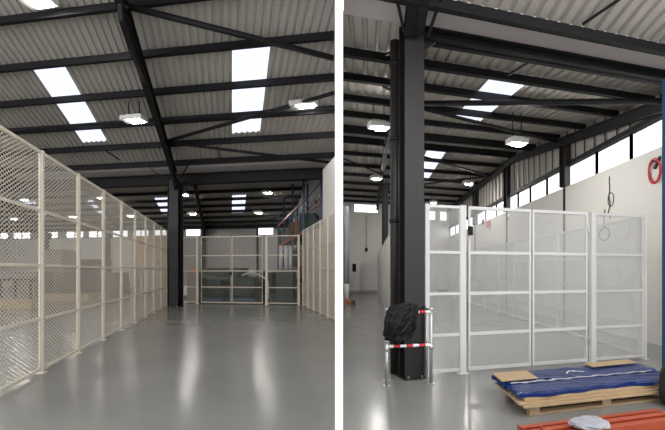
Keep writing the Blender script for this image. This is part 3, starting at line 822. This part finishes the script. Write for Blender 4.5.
# silver wrapped pipe
c = ground(346.5, 16.8)
t = thing('wrapped_pipe', (c.x, c.y, 0), 'silver foil wrapped vertical pipe beside the middle wall', 'pipe')
m = MB(); m.tube([c+U*(.9+.12*i) for i in range(32)], [.13+.012*(i % 2) for i in range(32)], 14); m.build('lagging', M['silver'], t, smooth=True)
m = MB(); m.tube([c, c+U*.9], .12, 14); m.build('bare_pipe', M['white'], t, smooth=True)
# orange cord and black cable on floor
m = MB(); c = ground(347.5, 15.6)
m.tube([c+Vector((.16*math.cos(i*.55)*(1-.012*i), .16*math.sin(i*.55), .022+.008*i)) for i in range(30)], .022, 8)
tag(m.build('extension_cord', M['orange_cord'], smooth=True), 'coil of bright orange cord on the corridor floor by the pipe', 'cord')
m = MB(); c = ground(353, 15.3)
m.tube([c+Vector((.10*math.cos(i*.6), .10*math.sin(i*.6), .02+.007*i)) for i in range(26)], .018, 8)
tag(m.build('cable_coil', M['black'], smooth=True), 'small black cable coil right of the orange cord', 'cable')

# ------------------------------------------------------------------ left bay: storage behind the long fence
def carton_stack(x, Y, w, d, h, n, where, matk='grey_box', ang=None, z=0.0):
    ords = ['lowest', 'second', 'third', 'fourth', 'fifth', 'sixth', 'seventh', 'eighth', 'ninth', 'tenth']
    c = ground(x, Y); ang = L.ang_v() if ang is None else ang
    for i in range(n):
        m = MB(); j = random.uniform(-.05, .05)
        m.box(c+Vector((j, j*.5, z+i*(h+.004))), w, d, h*.97, ang)
        o = m.build('flat_carton', M[matk], bevel=.012)
        tag(o, ('topmost' if i == n-1 else ords[i])+' flat carton '+where, 'carton', 'flat cartons stacked behind the left fence')
carton_stack(60, 20.5, 1.6, 1.2, .30, 9, 'in the tall grey stack behind the second fence bay')
carton_stack(32, 18.1, 1.5, 1.0, .24, 6, 'in the low stack by the trestle table')
carton_stack(91, 23.3, 2.0, 1.2, .32, 7, 'in the grey stack behind the third fence bay')
carton_stack(112, 22.5, 1.6, 1.2, .28, 5, 'in the low grey stack left of the peach wall')
def trestle(c, w, d, h, ang, label, top='tan', leg='blue_pale'):
    t = thing('trestle_table', c, label, 'table')
    m = MB(); m.box(c+U*(h-.05), w, d, .05, ang); m.build('tabletop', M[top], t)
    ca, sa = math.cos(ang), math.sin(ang)
    for sx in (-1, 1):
        for sy in (-1, 1):
            x, y = sx*(w/2-.08), sy*(d/2-.08); q = c+Vector((x*ca-y*sa, x*sa+y*ca, 0))
            m = MB(); m.bar(q, q+U*(h-.05), .06, .06); m.build('leg', M[leg], t)
    m = MB(); e = Vector((ca, sa, 0))*(w/2-.1); m.bar(c-e+U*.25, c+e+U*.25, .05, .05); m.build('stretcher', M[leg], t)
    return t
trestle(ground(8, 15.2), 1.7, .8, 1.15, L.ang_v(), 'dark framed bench at the left edge behind the fence', top='steel', leg='steel')
trestle(ground(150, 21.5), .9, .7, 2.0, L.ang_v(), 'tall pale step frame in front of the wall painted sunlit peach', top='wall', leg='wall')
for i, (x, Y, w) in enumerate(((14, 14.2, 2.2), (70, 17.6, 2.6), (88, 18.2, 1.8))):
    c = ground(x, Y); lab = ['long tan timber pack on the floor at the far left behind the fence', 'tan timber pack in front of the tall grey carton stack', 'short tan timber pack in front of the third bay cartons'][i]
    m = MB()
    for k in range(4): m.box(c+U*(k*.09+(.0)), w, .5+.04*(k % 2), .085, L.ang_v())
    tag(m.build('timber_pack', M['tan'], bevel=.006), lab, 'timber')

# left bay: goods behind the far gate
def pallet_small(c, w, d, ang, label, mt='blue_pale'):
    t = thing('pallet', c, label, 'pallet'); ca, sa = math.cos(ang), math.sin(ang)
    for y in (-.4, 0, .4):
        m = MB(); q = c+Vector((-y*d*sa, y*d*ca, 0)); m.box(q, w, .1, .1, ang); m.build('runner', M[mt], t)
    for i in range(6):
        x = (i/5-.5)*(w-.12); q = c+Vector((x*ca, x*sa, .1)); m = MB(); m.box(q, .12, d, .03, ang); m.build('slat', M[mt], t)
goods = [(192, 19.8, .7, .7, .55, 'wall', 'pale low sack on a pallet behind the narrow left panel of the gate run', 31),
         (214, 18.6, 1.2, 1.0, .95, 'green', 'dark green covered load behind the left gate leaf', 32),
         (246, 18.6, 1.2, 1.0, 1.05, 'green', 'dark green covered load behind the right gate leaf', 33),
         (268, 20.6, .75, .9, 1.2, 'green', 'tall dark covered load behind the panel right of the gate', 34)]
for x, Y, w, d, h, mt, lab, sd_ in goods:
    c = ground(x, Y)
    pallet_small(c, w+.08, d+.06, L.ang_v(), 'low blue pallet under the '+lab.split(' behind')[0]+(' at the '+('left leaf' if 205 < x < 230 else 'right leaf' if x < 260 else 'right panel' if x > 260 else 'narrow panel')))
    m = blob('g', c+U*.131, w, d, h, None, '', '', sd_, L.ang_v(), .45, 44, 26, power=5)
    tag(m.build('covered_load', M[mt]), lab, 'covered load')
# pale hose arch over the goods
m = MB(); c = ground(256, 17.4)
m.tube([c+Vector((-.7+1.3*i/20, 0, .95+.45*math.sin(math.pi*(.25+.7*i/20))-.0)) for i in range(21)]+[c+Vector((.62, 0, .1))], .045, 10)
tag(m.build('pale_hose', M['wall'], smooth=True), 'pale curved hose arching in front of the green loads behind the gate', 'hose')
carton_stack(226, 21.0, 2.4, 1.2, .42, 4, 'in the wide row in front of the grey shutter', 'green')
m = MB(); c = ground(194, 17.5); m.box(c+U*0, .5, .5, 1.45, L.ang_v()); tag(m.build('grey_cabinet', M['grey_box'], bevel=.02), 'brown-grey cabinet behind the narrow far panel', 'cabinet')
m = MB(); m.box(c+U*1.46, .3, .25, .16, L.ang_v()+.3); tag(m.build('orange_box', M['orange_cord'], bevel=.02), 'small orange box on top of the brown-grey cabinet', 'box')

# pallet racking on the right behind the far gate
frames = [16.9, 19.9, 22.9, 25.9]
t = thing('pallet_racking', L.p(3.55, frames[0], 0), 'blue and orange pallet racking behind the far right mesh panel', 'racking')
for b in frames:
    h = zL(b)-.45 if b < 23 else zL(b)-.45
    h = min(h, 6.3)
    fr = None
    for a in (3.50, 4.35):
        m = MB(); m.box(L.p(a, b), .09, .08, h, L.ang_v()); u_ = m.build('upright', M['blue_rack'], t)
        f_ = MB(); f_.box(L.p(a, b), .2, .18, .01, L.ang_v()); f_.build('foot_plate', M['blue_rack'], u_)
    for k in range(int(h/1.1)):
        m = MB(); z0 = .3+k*1.1; s = (3.50, 4.35) if k % 2 == 0 else (4.35, 3.50)
        m.bar(L.p(s[0], b, z0), L.p(s[1], b, min(z0+1.0, h)), .04, .04); m.build('lacing', M['blue_rack'], t)
levels = (1.6, 3.3, 4.75)
for b0, b1 in zip(frames[:-1], frames[1:]):
    for z in levels:
        for a in (3.47, 4.38):
            m = MB(); m.bar(L.p(a, b0+.06, z), L.p(a, b1-.06, z), .05, .13); m.build('beam', M['orange_rack'], t)
        if z < 4.7:
            m = MB(); m.hexa([L.p(3.47, b0+.1, z+.07), L.p(4.38, b0+.1, z+.07), L.p(4.38, b1-.1, z+.07), L.p(3.47, b1-.1, z+.07),
                          L.p(3.47, b0+.1, z+.1), L.p(4.38, b0+.1, z+.1), L.p(4.38, b1-.1, z+.1), L.p(3.47, b1-.1, z+.1)]); m.build('shelf_deck', M['brown'], t)
cnt = 0
bayn = ['nearest', 'middle', 'farthest']; lvn = ['on the floor under', 'on the lower shelf of', 'on the upper shelf of']
for bi, (b0, b1) in enumerate(zip(frames[:-1], frames[1:])):
    for li, z in enumerate((0.0, 1.702, 3.402)):
        for s in range(2):
            h = random.uniform(.7, 1.15) if li < 2 else random.uniform(.5, .9)
            m = MB(); m.box(L.p(3.95, b0+.8+1.35*s, z), .8, random.uniform(.8, 1.1), h, L.ang_v())
            mt = ['brown', 'grey_box', 'green'][(bi+li+s) % 3]
            tag(m.build('storage_carton', M[mt], bevel=.02), '%s %s box %s the %s racking bay, %s one' % ('dark' if mt == 'green' else 'plain', {'brown': 'brown', 'grey_box': 'grey', 'green': 'green'}[mt], lvn[li], bayn[bi], 'front' if s == 0 else 'rear'), 'box', 'boxes in the pallet racking')
m = MB(); m.box(ground(286, 17.3), .85, .6, 1.55, L.ang_v()); tag(m.build('crate', M['green'], bevel=.02), 'tall dark crate carrying three white rolls, behind the far right panel', 'crate')
for i, (x, lab) in enumerate(((281, 'left'), (286, 'middle'), (290.5, 'right'))):
    c = ground(x, 17.3); m = MB(); m.tube([c+U*1.552, c+U*2.75], .09, 14); 
    tag(m.build('white_roll', M['white'], smooth=True), '%s one of three upright white rolls on the tall dark crate' % lab, 'roll')

# ------------------------------------------------------------------ world, camera
w = bpy.data.worlds.new('overcast'); S.world = w; w.use_nodes = True
bg = w.node_tree.nodes['Background']; bg.inputs['Color'].default_value = (0.96, 0.97, 1.0, 1); bg.inputs['Strength'].default_value = 1.7
cam = bpy.data.cameras.new('camera'); co = bpy.data.objects.new('camera', cam); COL.objects.link(co)
co.location = (0, 0, EYE); co.rotation_euler = (math.pi/2, 0, 0)
cam.sensor_width = 36; cam.sensor_fit = 'HORIZONTAL'; cam.lens = 36*F/665; cam.shift_y = (HY-215)/665
S.camera = co
S.view_settings.view_transform = 'Standard'; S.view_settings.look = 'None'; S.view_settings.gamma = 1
S.view_settings.exposure = 0.3; S.view_settings.use_curve_mapping = False
